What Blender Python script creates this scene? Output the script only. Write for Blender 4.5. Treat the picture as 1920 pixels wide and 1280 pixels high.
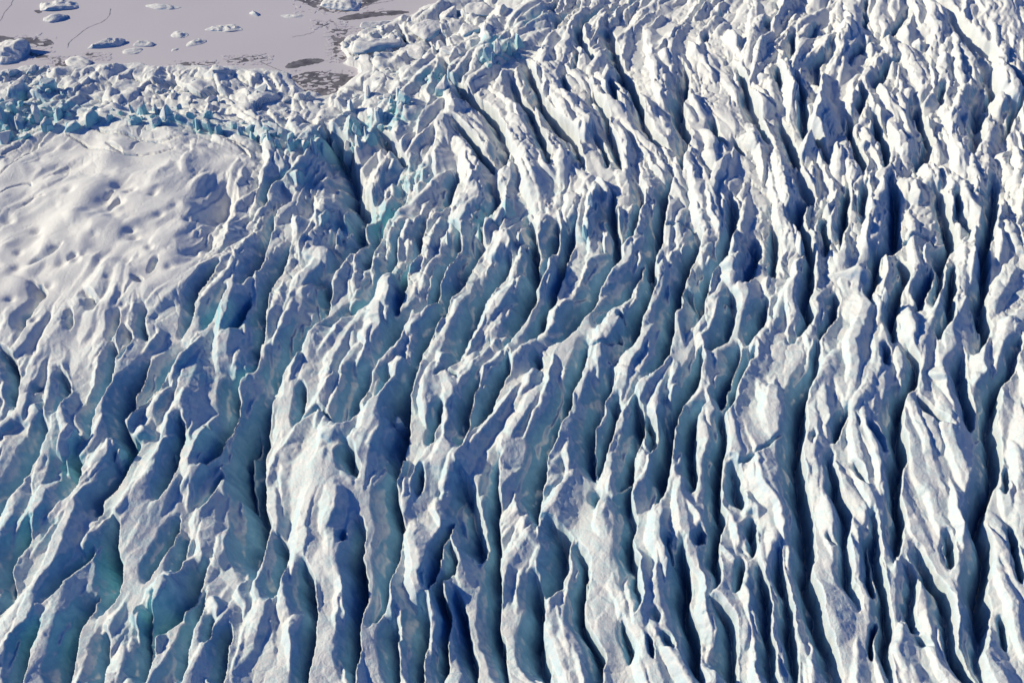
import bpy, math, random
import numpy as np

for o in list(bpy.data.objects):
    bpy.data.objects.remove(o, do_unlink=True)
scn = bpy.context.scene
col = scn.collection

# ------------------------------------------------------------------ camera
H = 640.0                      # metres above the lagoon
PITCH = math.radians(43.0)     # below the horizon
HFOV = math.radians(50.0)
cam_d = bpy.data.cameras.new('camera')
cam = bpy.data.objects.new('camera', cam_d)
col.objects.link(cam)
cam.location = (0, 0, H)
cam.rotation_euler = (math.radians(90) - PITCH, 0, 0)
cam_d.angle = HFOV
cam_d.clip_start = 1.0
cam_d.clip_end = 60000
scn.camera = cam

# ------------------------------------------------------------------ light
SUN_EL = math.radians(27.0)
SUN_AZ = math.radians(170.0)   # direction towards the sun, counter-clockwise from +X
to_sun = (math.cos(SUN_EL) * math.cos(SUN_AZ), math.cos(SUN_EL) * math.sin(SUN_AZ), math.sin(SUN_EL))
w = bpy.data.worlds.new("World")
scn.world = w
w.use_nodes = True
nt = w.node_tree
nt.nodes.clear()
sky = nt.nodes.new('ShaderNodeTexSky')
sky.sky_type = 'NISHITA'
sky.sun_disc = False
sky.sun_elevation = SUN_EL
sky.sun_rotation = math.radians(90) - SUN_AZ
sky.altitude = 600
sky.air_density = 1.0
sky.dust_density = 0.3
sky.ozone_density = 1.6
bg = nt.nodes.new('ShaderNodeBackground')
bg.inputs['Strength'].default_value = 0.055
wo = nt.nodes.new('ShaderNodeOutputWorld')
tint = nt.nodes.new('ShaderNodeMix'); tint.data_type = 'RGBA'; tint.blend_type = 'MULTIPLY'
tint.inputs[0].default_value = 1.0
tint.inputs[7].default_value = (0.25, 0.69, 1.55, 1)      # added tint, bluer than a natural sky, to colour the shadow fill
nt.links.new(sky.outputs[0], tint.inputs[6])
nt.links.new(tint.outputs[2], bg.inputs[0])
nt.links.new(bg.outputs[0], wo.inputs[0])
sun_d = bpy.data.lights.new('sun', 'SUN')
sun_d.energy = 4.5
sun_d.angle = math.radians(0.5)
sun_d.color = (1.0, 0.905, 0.665)
sun = bpy.data.objects.new('sun', sun_d)
col.objects.link(sun)
from mathutils import Vector
sun.rotation_euler = Vector(to_sun).to_track_quat('Z', 'Y').to_euler()
sun.location = (-500, 300, 900)
scn.view_settings.view_transform = 'Standard'
scn.view_settings.look = 'None'
scn.view_settings.exposure = 0.0
scn.view_settings.gamma = 1.0
scn.view_settings.use_curve_mapping = False
scn.cycles.max_bounces = 6
scn.cycles.diffuse_bounces = 2

# ------------------------------------------------------------------ photograph pixel -> ground
FPX = 960.0 / math.tan(HFOV / 2)
CP, SP = math.cos(PITCH), math.sin(PITCH)
def unproj(px, py, z):
    """world x, y where the sight line through photo pixel (px, py) meets height z"""
    a = (np.asarray(px, float) - 960.0) / FPX
    b = (640.0 - np.asarray(py, float)) / FPX
    dx, dy, dz = a, CP + b * SP, -SP + b * CP
    t = (np.asarray(z, float) - H) / dz
    return dx * t, dy * t
def proj(x, y, z):
    dep = y * CP + (H - z) * SP
    up = y * SP - (H - z) * CP
    return 960.0 + FPX * x / dep, 640.0 - FPX * up / dep

rng = np.random.default_rng(11)
random.seed(5)

# ------------------------------------------------------------------ macro relief (px, py, height)
MACRO = np.array([
 (-150,-60,0),(0,60,0),(200,50,0),(400,90,0),(500,100,0),(600,0,0),(300,-100,0),(800,-120,2),(720,20,1),
 (100,150,4),(300,160,6),(450,150,4),(600,165,-3),(700,110,6),(800,60,8),(900,20,12),(640,195,8),(520,190,10),(-150,150,4),
 (0,240,16),(-150,260,12),(150,245,25),(300,250,32),(450,270,29),(550,280,31),(640,300,14),(700,260,30),(780,220,36),(850,160,33),
 (930,95,34),(1000,20,30),(1000,150,42),(1050,-60,26),
 (200,400,35),(60,350,24),(330,330,41),(420,400,26),(90,600,28),(270,540,38),(450,500,30),(-150,500,14),(350,420,44),
 (655,360,2),(640,450,16),(620,520,22),(560,430,34),
 (900,350,34),(1100,300,44),(1300,200,47),(1500,80,52),(1850,40,62),(1900,250,50),(1500,400,42),(1800,500,43),(1700,-80,58),
 (1200,600,37),(800,560,33),(1600,800,44),(600,850,42),(478,860,13),(470,1000,20),(300,850,33),(100,860,28),(100,1150,31),(390,1150,35),
 (620,1100,44),(900,1150,23),(960,1010,25),(820,1060,40),(735,1100,27),(1200,1100,40),(1600,1150,45),(1900,1100,46),(800,900,34),(1100,850,35),(2050,700,44),
 (-150,900,28),(-120,1350,30),(500,1380,36),(1000,1400,38),(1600,1400,44),(2080,1350,46),(2080,100,60),(2080,400,48)], float)
mx, my = unproj(MACRO[:,0], MACRO[:,1], MACRO[:,2])
mz = MACRO[:,2]

# ------------------------------------------------------------------ working grid in world metres
RES = 0.66
X0, X1, Y0, Y1 = -820.0, 820.0, 285.0, 1460.0
NX, NY = int((X1-X0)/RES), int((Y1-Y0)/RES)
gx = (X0 + RES*np.arange(NX)).astype(np.float32)
gy = (Y0 + RES*np.arange(NY)).astype(np.float32)

def coarse(fn, step=12):
    """evaluate fn(x, y) on a coarse grid and upsample"""
    cx = np.arange(X0, X1+step*2, step); cy = np.arange(Y0, Y1+step*2, step)
    CX, CY = np.meshgrid(cx, cy)
    v = fn(CX, CY)
    fx = (gx-X0)/step; fy = (gy-Y0)/step
    ix = fx.astype(int); iy = fy.astype(int); tx = (fx-ix); ty = (fy-iy)
    tx = tx*tx*(3-2*tx)*0+tx; 
    a = v[:, ix]*(1-tx)+v[:, ix+1]*tx
    return (a[iy]*(1-ty)[:,None]+a[iy+1]*ty[:,None]).astype(np.float32)

def macro_fn(x, y):
    num = 0; den = 0
    for i in range(len(mx)):
        wgt = 1.0/((x-mx[i])**2+((y-my[i])*0.85)**2+38.0**2)**2
        num = num+wgt*mz[i]; den = den+wgt
    return num/den
MZ = coarse(macro_fn)

def gauss(a, sig):
    """gaussian blur, sigma in metres"""
    ky = np.fft.fftfreq(a.shape[0])[:,None]; kx = np.fft.rfftfreq(a.shape[1])[None]
    s = sig/RES
    return np.fft.irfft2(np.fft.rfft2(a)*np.exp(-2*(math.pi*s)**2*(kx*kx+ky*ky)), s=a.shape).astype(np.float32)
MZ = gauss(np.pad(MZ, 40, mode='edge'), 7)[40:-40, 40:-40]

def sample(a, x, y):
    fx = np.clip((np.asarray(x)-X0)/RES, 0, NX-1.001); fy = np.clip((np.asarray(y)-Y0)/RES, 0, NY-1.001)
    ix = fx.astype(int); iy = fy.astype(int); tx = fx-ix; ty = fy-iy
    return (a[iy,ix]*(1-tx)+a[iy,ix+1]*tx)*(1-ty)+(a[iy+1,ix]*(1-tx)+a[iy+1,ix+1]*tx)*ty

def ground(px, py, dz=0.0):
    """world point where the sight line meets the macro surface"""
    z = np.full(np.shape(px), 35.0)
    for _ in range(8):
        x, y = unproj(px, py, z+dz)
        z = 0.5*z+0.5*sample(MZ, x, y)
    return x, y, z

# pixel coordinates of every grid cell on the macro surface (used to place masks)
GX, GY = np.meshgrid(gx, gy)
PXg, PYg = proj(GX, GY, MZ)

def gmask(blobs):
    """soft mask from (px, py, radius_px, amount)"""
    m = np.zeros((NY, NX), np.float32)
    for (px, py, r, a) in blobs:
        x, y, z = ground(px, py)
        x2, y2, _ = ground(px+r, py); rad = max(4, math.hypot(x2-x, y2-y))
        R = rad*2.6
        i0, i1 = max(0, int((x-R-X0)/RES)), min(NX, int((x+R-X0)/RES))
        j0, j1 = max(0, int((y-R-Y0)/RES)), min(NY, int((y+R-Y0)/RES))
        if i1 <= i0 or j1 <= j0: continue
        d2 = (GX[j0:j1,i0:i1]-x)**2+(GY[j0:j1,i0:i1]-y)**2
        g = a*np.exp(-d2/(rad*rad))
        m[j0:j1,i0:i1] = np.maximum(m[j0:j1,i0:i1], g)
    return m

# shore line of the lagoon
SHORE = [(-400,150),(-40,150),(40,128),(90,122),(130,128),(230,121),(300,128),(340,130),(400,124),(470,128),(540,142),(575,160),(610,172),(645,158),
         (668,140),(640,118),(640,92),(655,70),(690,52),(740,40),(790,22),(850,8),(880,-30),(900,-300)]
sx, sy = unproj(np.array([p[0] for p in SHORE]), np.maximum(np.array([p[1] for p in SHORE]), -330), 1.0)
def shore_signed():
    """+ on the glacier side, metres"""
    step = 4.0
    def f(x, y):
        best = np.full(x.shape, 1e9)
        for i in range(len(sx)-1):
            ax, ay, bx, by = sx[i], sy[i], sx[i+1], sy[i+1]
            L = (bx-ax)**2+(by-ay)**2+1e-6
            t = np.clip(((x-ax)*(bx-ax)+(y-ay)*(by-ay))/L, 0, 1)
            d = np.hypot(x-ax-t*(bx-ax), y-ay-t*(by-ay))
            best = np.minimum(best, d)
        # inside test against the polygon closed far behind
        qx = list(sx)+[sx[-1], sx[0]-4000, sx[0]-4000]; qy = list(sy)+[9000, 9000, sy[0]]
        ins = np.zeros(x.shape, bool)
        n = len(qx)
        for i in range(n):
            x1_, y1_, x2_, y2_ = qx[i], qy[i], qx[(i+1)%n], qy[(i+1)%n]
            c = ((y1_ > y) != (y2_ > y)) & (x < (x2_-x1_)*(y-y1_)/(y2_-y1_+1e-9)+x1_)
            ins ^= c
        return np.where(ins, -best, best)
    return coarse(f, step)
SD = shore_signed()
SD = SD+7.0*gauss(rng.standard_normal((NY, NX)).astype(np.float32), 7)*(7/RES)*3.5*0.5

# ------------------------------------------------------------------ direction of the crevasses (px, py, angle in the picture)
DIRS = [(60,1100,66),(200,1100,64),(400,1150,72),(100,900,62),(300,900,66),(480,900,82),(450,650,62),(600,500,60),(300,600,64),(100,650,66),
 (700,420,62),(800,450,63),(780,650,62),(620,900,86),(700,1100,88),(850,1150,98),(920,900,82),(950,1150,94),(1000,700,66),(1050,900,80),(1150,600,64),
 (1250,600,72),(1500,600,74),(1650,500,84),(1850,500,86),(1400,700,72),(1100,1100,97),(1300,1100,97),(1600,1100,104),(1850,1100,104),(1500,850,91),(1700,850,92),
 (1900,800,84),(1250,850,80),(1100,200,121),(1000,220,126),(900,250,124),(1250,200,112),(1400,220,112),(1600,200,103),(1550,60,75),(1800,200,88),(1400,40,60),(1100,30,52),
 (1000,30,55),(900,400,66),(1300,400,86),(1150,340,100),(1500,330,98),(1700,330,95),(880,90,50),(760,200,62),(650,230,64),(560,290,70),(500,400,66),(200,400,32),(60,300,34),(350,480,55),
 (250,240,170),(450,220,150),(100,200,60),(0,450,30),(780,300,68)]
vx = []; vy = []; cc = []; ss = []
for (px, py, an) in DIRS:
    x, y, z = ground(px, py)
    a = math.radians(an)
    x2, y2 = unproj(px+12*math.cos(a), py-12*math.sin(a), z)
    th = math.atan2(y2-y, x2-x)
    vx.append(x); vy.append(y); cc.append(math.cos(2*th)); ss.append(math.sin(2*th))
def dirfn(arr):
    def f(x, y):
        num = 0; den = 0
        for i in range(len(vx)):
            wgt = 1.0/((x-vx[i])**2+(y-vy[i])**2+22.0**2)**2
            num = num+wgt*arr[i]; den = den+wgt
        return num/den
    return f
C2 = coarse(dirfn(cc)); S2 = coarse(dirfn(ss))
TH = 0.5*np.arctan2(S2, C2)
# wobble so that the ridges meander
def wn(sig):
    a = gauss(rng.standard_normal((NY, NX)).astype(np.float32), sig)
    return a/a.std()
wob = wn(16)
TH = TH+0.20*wob
DX = np.cos(TH).astype(np.float32); DY = np.sin(TH).astype(np.float32)

def lic(noises, lengths, step):
    """smear each noise along the crevasse direction"""
    n = len(lengths)
    acc = [a.copy() for a in noises]; cnt = [1.0]*n
    mx_l = max(lengths)
    base_x, base_y = np.meshgrid(np.arange(NX, dtype=np.float32), np.arange(NY, dtype=np.float32))
    for sgn in (1, -1):
        qx = base_x.copy(); qy = base_y.copy()
        px_, py_ = DX*sgn, DY*sgn
        k = 1
        while k*step <= mx_l:
            qx += px_*(step/RES); qy += py_*(step/RES)
            np.clip(qx, 0, NX-1, out=qx); np.clip(qy, 0, NY-1, out=qy)
            idx = (qy+0.5).astype(np.int32)*NX+(qx+0.5).astype(np.int32)
            np.clip(idx, 0, NX*NY-1, out=idx)
            ndx = DX.ravel()[idx]; ndy = DY.ravel()[idx]
            fl = np.where(ndx*px_+ndy*py_ < 0, -1, 1).astype(np.float32)
            px_ = ndx*fl; py_ = ndy*fl
            for i in range(n):
                if k*step <= lengths[i]:
                    wgt = 0.5+0.5*math.cos(math.pi*k*step/(lengths[i]+step))
                    acc[i] += wgt*noises[i].ravel()[idx]
            k += 1
    return [a/a.std() for a in acc]
WN = rng.standard_normal((3, NY, NX)).astype(np.float32)
nA, nB, nC, nD, nE = lic([wn(5.5), wn(2.8), wn(1.2), wn(3.6), wn(9.0)], [50, 30, 12, 30, 55], 2.4)
nE = gauss(nE, 1.5); nE /= nE.std()
nA = gauss(nA, 0.9); nB = gauss(nB, 0.7); nA /= nA.std(); nB /= nB.std()

# ------------------------------------------------------------------ crevasses followed one by one (pixels of the photograph)
# (depth m, width left m, width right m, [points])
L = []
def cv(d, wl, wr, *p):
    L.append((d, wl, wr, p))
# upper middle
cv(18,13,4,(842,150),(892,180),(917,207),(942,240),(955,275),(950,320))
cv(13,9,4,(850,225),(880,260),(905,290),(925,320))
cv(16,9,6,(715,245),(735,280),(760,308))
cv(22,14,12,(600,240),(630,265),(648,300),(655,330),(670,380),(690,410))
cv(10,6,4,(830,110),(838,165))
cv(8,4,3,(748,50),(757,65),(768,85)); cv(8,3,3,(690,112),(740,98),(765,82)); cv(7,3,3,(800,80),(825,102)); cv(8,4,3,(868,38),(885,62))
cv(8,3,3,(655,105),(690,112)); cv(7,4,3,(820,45),(835,80),(850,92)); cv(6,3,3,(700,75),(660,62))
cv(20,15,4,(985,112),(1005,160),(1042,220),(1075,255),(1100,312))
cv(16,9,4,(1105,160),(1122,190),(1140,230),(1160,287),(1172,320))
cv(19,12,4,(1140,45),(1150,82),(1167,130),(1197,175),(1210,225),(1235,262),(1260,282))
cv(13,5,4,(1147,150),(1157,200))
cv(21,17,4,(1280,120),(1285,165),(1272,200),(1292,250),(1282,290),(1285,320))
cv(14,8,4,(1335,212),(1345,250),(1360,270))
cv(18,12,4,(1385,125),(1400,162),(1422,212),(1437,262))
cv(10,5,4,(1057,140),(1065,175)); cv(12,6,4,(1080,95),(1082,135))
cv(16,8,6,(1135,12),(1095,45),(1085,75),(1112,110))
cv(13,6,4,(1050,0),(1020,28),(1000,45)); cv(14,7,4,(1088,0),(1062,30),(1040,55)); cv(13,7,4,(1130,20),(1180,10),(1240,-6))
cv(10,6,5,(1322,42),(1360,15)); cv(10,12,7,(1335,62),(1320,75))
cv(17,10,4,(960,145),(985,190),(1005,235),(1025,275),(1035,310))
cv(12,6,4,(1375,258),(1397,290)); cv(12,5,4,(1110,245),(1122,270),(1145,312))
# upper right
cv(12,7,4,(1465,0),(1455,32),(1440,50)); cv(13,7,4,(1495,62),(1485,107),(1472,120)); cv(10,5,4,(1535,45),(1520,75))
cv(16,10,4,(1540,100),(1537,140),(1540,168)); cv(9,4,3,(1625,0),(1625,60))
cv(10,5,4,(1702,12),(1695,27),(1672,67),(1640,85),(1615,97),(1595,112),(1590,125))
cv(15,16,9,(1775,10),(1815,65),(1852,100),(1860,150),(1865,175),(1840,195),(1832,237),(1830,290))
cv(18,11,4,(1497,150),(1505,200),(1510,237),(1540,280),(1555,300)); cv(17,9,4,(1465,225),(1480,255),(1495,300),(1505,320))
cv(17,9,4,(1587,212),(1595,245),(1615,295),(1622,320)); cv(16,9,4,(1645,212),(1647,250),(1665,295),(1665,320))
cv(16,9,4,(1620,160),(1617,215)); cv(14,9,4,(1690,105),(1665,125),(1640,165))
cv(17,10,4,(1720,185),(1725,225),(1742,265),(1735,295),(1722,315)); cv(12,6,4,(1772,160),(1765,200))
cv(15,9,4,(1915,187),(1897,230),(1887,260)); cv(12,7,4,(1875,120),(1902,135),(1915,175)); cv(13,7,4,(1457,162),(1462,125)); cv(10,5,4,(1697,250),(1702,275))
# left snow dome
cv(20,7,3,(410,500),(382,537),(365,560),(355,600),(342,630))
cv(9,22,12,(425,340),(412,400),(395,445),(378,490))
cv(6,7,3,(172,545),(175,565),(188,585)); cv(7,7,3,(140,585),(135,620)); cv(8,6,3,(230,580),(220,608),(205,637)); cv(9,6,3,(238,610),(240,645),(232,680))
cv(10,8,4,(275,570),(270,600),(272,640)); cv(8,8,3,(62,532),(85,552),(55,590),(42,640)); cv(6,6,3,(252,520),(270,535))
cv(12,5,3,(425,545),(400,595),(382,622)); cv(15,8,4,(470,557),(455,607),(425,635)); cv(6,5,3,(295,485),(280,515))
cv(4,6,4,(60,492),(110,470),(118,462)); cv(4,6,4,(120,498),(150,485)); cv(5,5,4,(200,372),(214,358)); cv(5,5,4,(206,392),(222,372))
# middle left
cv(18,10,6,(655,335),(670,375),(680,420),(672,455),(640,500),(635,515))
cv(20,14,5,(605,525),(617,540),(600,590),(570,640),(535,690),(500,735))
cv(16,7,4,(757,340),(755,352),(750,382),(717,425),(700,452),(690,475),(687,500))
cv(17,9,4,(762,425),(745,460),(737,482),(705,532),(670,575),(620,610))
cv(19,11,4,(850,425),(857,460),(825,532),(812,557),(767,595),(742,632),(700,700))
cv(14,7,4,(802,407),(787,470),(755,520),(745,580))
cv(18,10,4,(907,415),(900,460),(870,520),(842,557),(825,595),(805,620),(775,680))
cv(19,11,4,(957,470),(950,500),(920,545),(890,595),(865,637),(845,690))
cv(12,8,4,(530,380),(502,432),(480,495),(450,540)); cv(16,10,4,(545,455),(520,500),(505,540),(490,640),(475,700))
cv(15,8,4,(855,320),(842,370),(830,395)); cv(14,8,4,(930,320),(925,382),(915,402)); cv(12,7,4,(540,330),(515,350),(495,390))
# middle
cv(20,9,4,(992,407),(1007,470),(1002,507),(985,557),(960,607)); cv(19,9,4,(1047,420),(1045,457),(1022,502),(1005,545),(985,582),(950,650))
cv(16,8,4,(1085,415),(1065,470),(1047,532),(1022,590),(1000,640))
cv(22,12,4,(1147,357),(1157,440),(1160,475),(1140,515),(1120,540),(1090,595),(1047,637))
cv(16,8,4,(1197,345),(1202,390),(1185,432),(1165,475))
cv(22,11,4,(1260,327),(1250,370),(1247,395),(1235,440),(1225,495),(1222,532),(1210,570),(1185,632),(1160,680))
cv(14,8,4,(1210,495),(1180,545),(1150,565),(1120,610))
cv(21,13,4,(1310,432),(1305,480),(1282,520),(1265,582),(1255,640),(1225,700)); cv(20,12,4,(1375,365),(1380,395),(1365,470),(1350,495),(1322,552),(1300,610))
cv(10,7,4,(1285,532),(1305,570),(1297,607)); cv(15,9,4,(1372,545),(1382,582),(1370,610),(1330,660)); cv(13,10,5,(1422,445),(1410,500),(1402,535))
cv(17,10,4,(1435,557),(1427,595),(1405,640)); cv(10,8,4,(1165,590),(1175,610)); cv(10,8,4,(1150,625),(1165,640))
# middle right
cv(18,10,5,(1500,320),(1507,350),(1520,372),(1500,407),(1512,460),(1520,495),(1515,545),(1512,595),(1490,640))
cv(17,10,4,(1590,345),(1587,395),(1577,450),(1576,475)); cv(16,9,4,(1627,345),(1625,382),(1620,420))
cv(19,10,4,(1677,335),(1680,390),(1677,420),(1682,457),(1640,482),(1637,520),(1635,570))
cv(20,12,4,(1757,345),(1772,382),(1782,420),(1790,450),(1765,495),(1760,545),(1752,570))
cv(18,9,4,(1682,477),(1702,510),(1690,545),(1680,582),(1677,640)); cv(15,8,4,(1802,357),(1802,400),(1822,425))
cv(20,10,4,(1870,335),(1867,382),(1862,435),(1850,460),(1847,520),(1840,585),(1850,607),(1830,660))
cv(17,9,4,(1787,495),(1782,570),(1765,640)); cv(16,9,4,(1565,545),(1560,582),(1540,640)); cv(15,8,4,(1742,495),(1735,545),(1720,580))
cv(14,8,4,(1448,420),(1456,470),(1450,520)); cv(12,7,4,(1545,400),(1550,450),(1548,480))
# lower left
cv(14,6,3,(5,652),(30,702),(37,765)); cv(11,8,4,(120,690),(132,722),(120,765),(107,785)); cv(7,5,3,(70,740),(85,725))
cv(15,8,4,(212,640),(215,690),(200,740),(175,780),(165,815)); cv(19,9,4,(282,677),(265,702),(237,752),(235,790),(238,852),(220,897),(190,930),(185,960))
cv(18,11,4,(345,655),(300,715),(267,760),(245,790)); cv(20,11,4,(475,697),(450,727),(440,780),(417,840),(385,880))
cv(22,9,5,(475,777),(467,820),(457,877),(475,940)); cv(15,8,4,(140,852),(145,915),(125,940)); cv(16,10,4,(82,790),(80,820),(65,860),(37,915),(12,952))
cv(12,6,3,(255,825),(250,855)); cv(16,7,4,(342,780),(335,850),(315,900),(295,940)); cv(9,5,3,(425,890),(395,930),(375,958))
cv(18,9,4,(210,960),(207,1030),(212,1065),(205,1110),(190,1147)); cv(12,8,4,(175,1022),(140,1060),(105,1105),(85,1130))
cv(17,7,4,(332,972),(307,1022),(275,1080)); cv(10,6,5,(345,1000),(340,1040),(335,1075))
cv(18,10,4,(400,1047),(375,1072),(350,1140),(325,1165),(287,1205),(280,1290)); cv(15,6,3,(387,1110),(375,1160),(360,1200),(352,1290))
cv(9,6,4,(405,1160),(400,1215)); cv(17,9,4,(187,1100),(162,1140),(135,1190),(130,1290)); cv(15,7,4,(295,1110),(282,1160),(270,1210),(262,1290))
cv(15,8,4,(75,1172),(57,1210),(45,1290)); cv(16,9,4,(57,980),(32,1060),(15,1122),(-10,1160)); cv(16,7,4,(435,1185),(422,1290)); cv(15,8,4,(200,1185),(190,1290))
# lower middle
cv(26,14,9,(500,735),(490,815),(484,890),(478,960),(487,985),(480,1040),(470,1080))
cv(14,5,3,(565,722),(567,765),(563,800)); cv(18,14,9,(687,687),(667,727),(655,770),(640,795)); cv(17,9,7,(650,835),(665,890))
cv(22,11,4,(787,665),(767,727),(755,765),(755,815),(745,865),(737,927),(742,985),(742,1060),(720,1135),(707,1160))
cv(14,7,4,(730,695),(710,740),(690,765)); cv(18,10,4,(865,752),(877,795),(867,845)); cv(13,6,3,(830,760),(815,815),(810,837)); cv(12,5,3,(800,880),(787,930))
cv(19,16,8,(860,890),(872,930),(885,975),(905,1050)); cv(19,10,4,(955,665),(930,740),(905,777),(885,815)); cv(18,9,4,(940,857),(930,910),(927,985),(935,1110),(932,1185),(950,1290))
cv(15,8,4,(905,702),(880,752),(880,790)); cv(15,8,4,(525,1010),(530,1047),(510,1122)); cv(18,8,5,(570,1055),(575,1120),(577,1190),(572,1290))
cv(20,8,5,(672,970),(670,1085),(662,1160),(660,1247),(665,1290)); cv(18,9,4,(800,1122),(790,1170),(790,1290)); cv(15,5,3,(852,967),(830,1010),(815,1065),(807,1110))
cv(16,5,3,(842,1005),(850,1060),(830,1090),(832,1135),(835,1180),(828,1290)); cv(13,6,3,(860,1110),(870,1170),(885,1245),(892,1290)); cv(9,5,4,(645,990),(638,1015))
cv(14,7,4,(745,1150),(735,1220),(745,1290))
# lower centre right
cv(22,11,4,(1100,640),(1095,690),(1075,740),(1055,790),(1030,840),(1017,890),(1005,940),(1010,1000)); cv(12,8,4,(1010,665),(1010,700))
cv(18,10,4,(1145,690),(1135,747),(1110,790),(1107,827),(1118,890)); cv(21,8,4,(1195,745),(1195,802),(1177,872),(1160,922)); cv(15,6,4,(1160,740),(1145,790),(1132,852),(1122,890))
cv(22,11,4,(1322,652),(1305,702),(1280,752),(1267,790),(1257,827),(1250,877),(1235,940)); cv(15,8,6,(1215,777),(1222,850))
cv(18,10,4,(1385,640),(1372,690),(1355,740),(1355,770)); cv(19,8,4,(1365,765),(1360,802),(1352,835),(1350,890),(1347,940),(1347,1010),(1345,1090),(1335,1122))
cv(18,9,4,(1422,647),(1402,677),(1385,715),(1365,790)); cv(18,10,5,(1322,752),(1300,800),(1297,850),(1297,912)); cv(10,5,3,(1057,865),(1060,885))
cv(16,8,4,(1182,880),(1182,960),(1182,1010),(1190,1060),(1200,1110),(1190,1150)); cv(13,9,6,(1110,915),(1115,945)); cv(13,8,5,(1370,865),(1385,915),(1395,952))
cv(21,10,5,(1010,1072),(1012,1135),(1010,1210),(1030,1290)); cv(16,10,5,(1020,985),(1055,1015),(1047,1072),(1032,1120))
cv(17,6,4,(1080,1022),(1095,1072),(1082,1135),(1097,1172),(1110,1210),(1120,1247),(1122,1290)); cv(11,3,2,(1167,1155),(1177,1247)); cv(13,8,6,(1318,990),(1320,1025))
cv(20,9,4,(1290,1010),(1287,1065),(1280,1130),(1297,1172),(1307,1235),(1315,1290)); cv(18,12,5,(1335,1122),(1360,1160),(1367,1235),(1380,1290)); cv(14,7,4,(1410,970),(1410,1045))
cv(9,5,3,(1262,1000),(1265,1060)); cv(14,6,3,(1392,1050),(1385,1110)); cv(10,8,5,(1228,1140),(1235,1170)); cv(11,12,5,(1245,1190),(1270,1230)); cv(11,5,3,(1215,1200),(1227,1250))
# lower right
cv(24,12,5,(1537,640),(1532,677),(1510,740),(1500,790),(1497,852),(1495,915),(1505,957),(1515,1010),(1520,1055),(1530,1110),(1532,1172),(1552,1235),(1572,1290))
cv(12,6,3,(1590,765),(1575,800),(1562,830)); cv(14,7,4,(1562,850),(1570,900),(1580,950),(1585,960),(1590,1060),(1605,1135))
cv(22,11,4,(1705,652),(1720,702),(1710,727),(1687,765),(1687,827),(1690,865),(1687,952),(1682,1010),(1675,1047)); cv(15,8,4,(1660,655),(1665,690))
cv(23,12,4,(1915,640),(1895,690),(1867,740),(1852,790),(1862,827),(1865,865),(1850,927),(1847,960),(1842,1055),(1840,1122),(1835,1172),(1840,1235),(1850,1290))
cv(8,5,3,(1527,815),(1528,845)); cv(9,6,4,(1638,800),(1662,850)); cv(6,3,3,(1613,785),(1616,805)); cv(15,11,4,(1802,665),(1810,740),(1820,800)); cv(9,6,3,(1727,747),(1755,780),(1785,800))
cv(10,6,3,(1605,870),(1632,915)); cv(10,5,3,(1885,880),(1890,930)); cv(17,9,4,(1470,1035),(1477,1110),(1480,1185),(1490,1290)); cv(16,4,3,(1627,1010),(1626,1115)); cv(15,4,3,(1640,1160),(1642,1235))
cv(18,8,4,(1635,960),(1642,1060),(1652,1135),(1670,1210),(1680,1290)); cv(14,9,4,(1702,1047),(1705,1110),(1710,1160),(1725,1185))
cv(19,11,4,(1722,1022),(1740,1065),(1765,1097),(1782,1135),(1790,1185),(1802,1247),(1827,1290)); cv(15,8,4,(1777,1000),(1782,1060)); cv(13,5,3,(1900,985),(1907,1060),(1912,1097)); cv(10,5,3,(1872,1147),(1885,1215))
cv(9,5,3,(1552,1000),(1577,1030)); cv(8,8,4,(1720,1195),(1755,1215)); cv(17,9,4,(1430,1060),(1440,1130),(1437,1200),(1450,1290))

cv(4,1.6,1.3,(165,243),(205,251),(262,262),(305,269),(345,262)); cv(3.5,1.6,1.3,(120,252),(160,268),(215,290),(300,288),(330,280))
cv(3.5,1.8,1.2,(0,330),(40,300),(70,272),(100,250)); cv(3,1.6,1.2,(0,300),(45,275),(90,238)); cv(3,2.2,1.4,(280,234),(262,256)); cv(3,1.6,1.2,(262,262),(246,284)); cv(4,3,3,(205,272),(218,284),(228,290))
cv(3,1.6,1.2,(0,372),(30,350),(60,344),(70,352)); cv(3,1.5,1.2,(48,390),(68,380),(92,376)); cv(3,1.5,1.2,(400,255),(440,275),(470,300))
cv(6,2.2,2,(1250,430),(1285,424),(1320,440)); cv(6,2.2,2,(1690,456),(1735,441),(1752,458)); cv(6,2,2,(1808,364),(1868,362)); cv(6,2,2,(1812,430),(1858,428)); cv(5,2,2,(1864,425),(1902,420)); cv(5,2,2,(1630,386),(1652,396),(1682,394))
cv(5,2,2,(1445,436),(1476,440)); cv(6,2.4,2,(560,806),(600,770),(648,792)); cv(6,2.4,2,(820,706),(840,690),(866,712)); cv(5,2,2,(380,802),(425,822)); cv(5,2,2,(210,838),(250,836)); cv(4,2,1.6,(1345,890),(1390,870),(1440,840),(1478,806)); cv(6,2.4,2,(1085,640),(1110,652),(1150,640))
# domain warp so followed lines get ragged natural lips
wpx = 1.3*wn(8)+0.40*wn(2.4)+0.16*wn(0.9); wpy = 1.3*wn(8)+0.40*wn(2.4)+0.16*wn(0.9)
WX = GX+wpx; WY = GY+wpy

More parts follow.
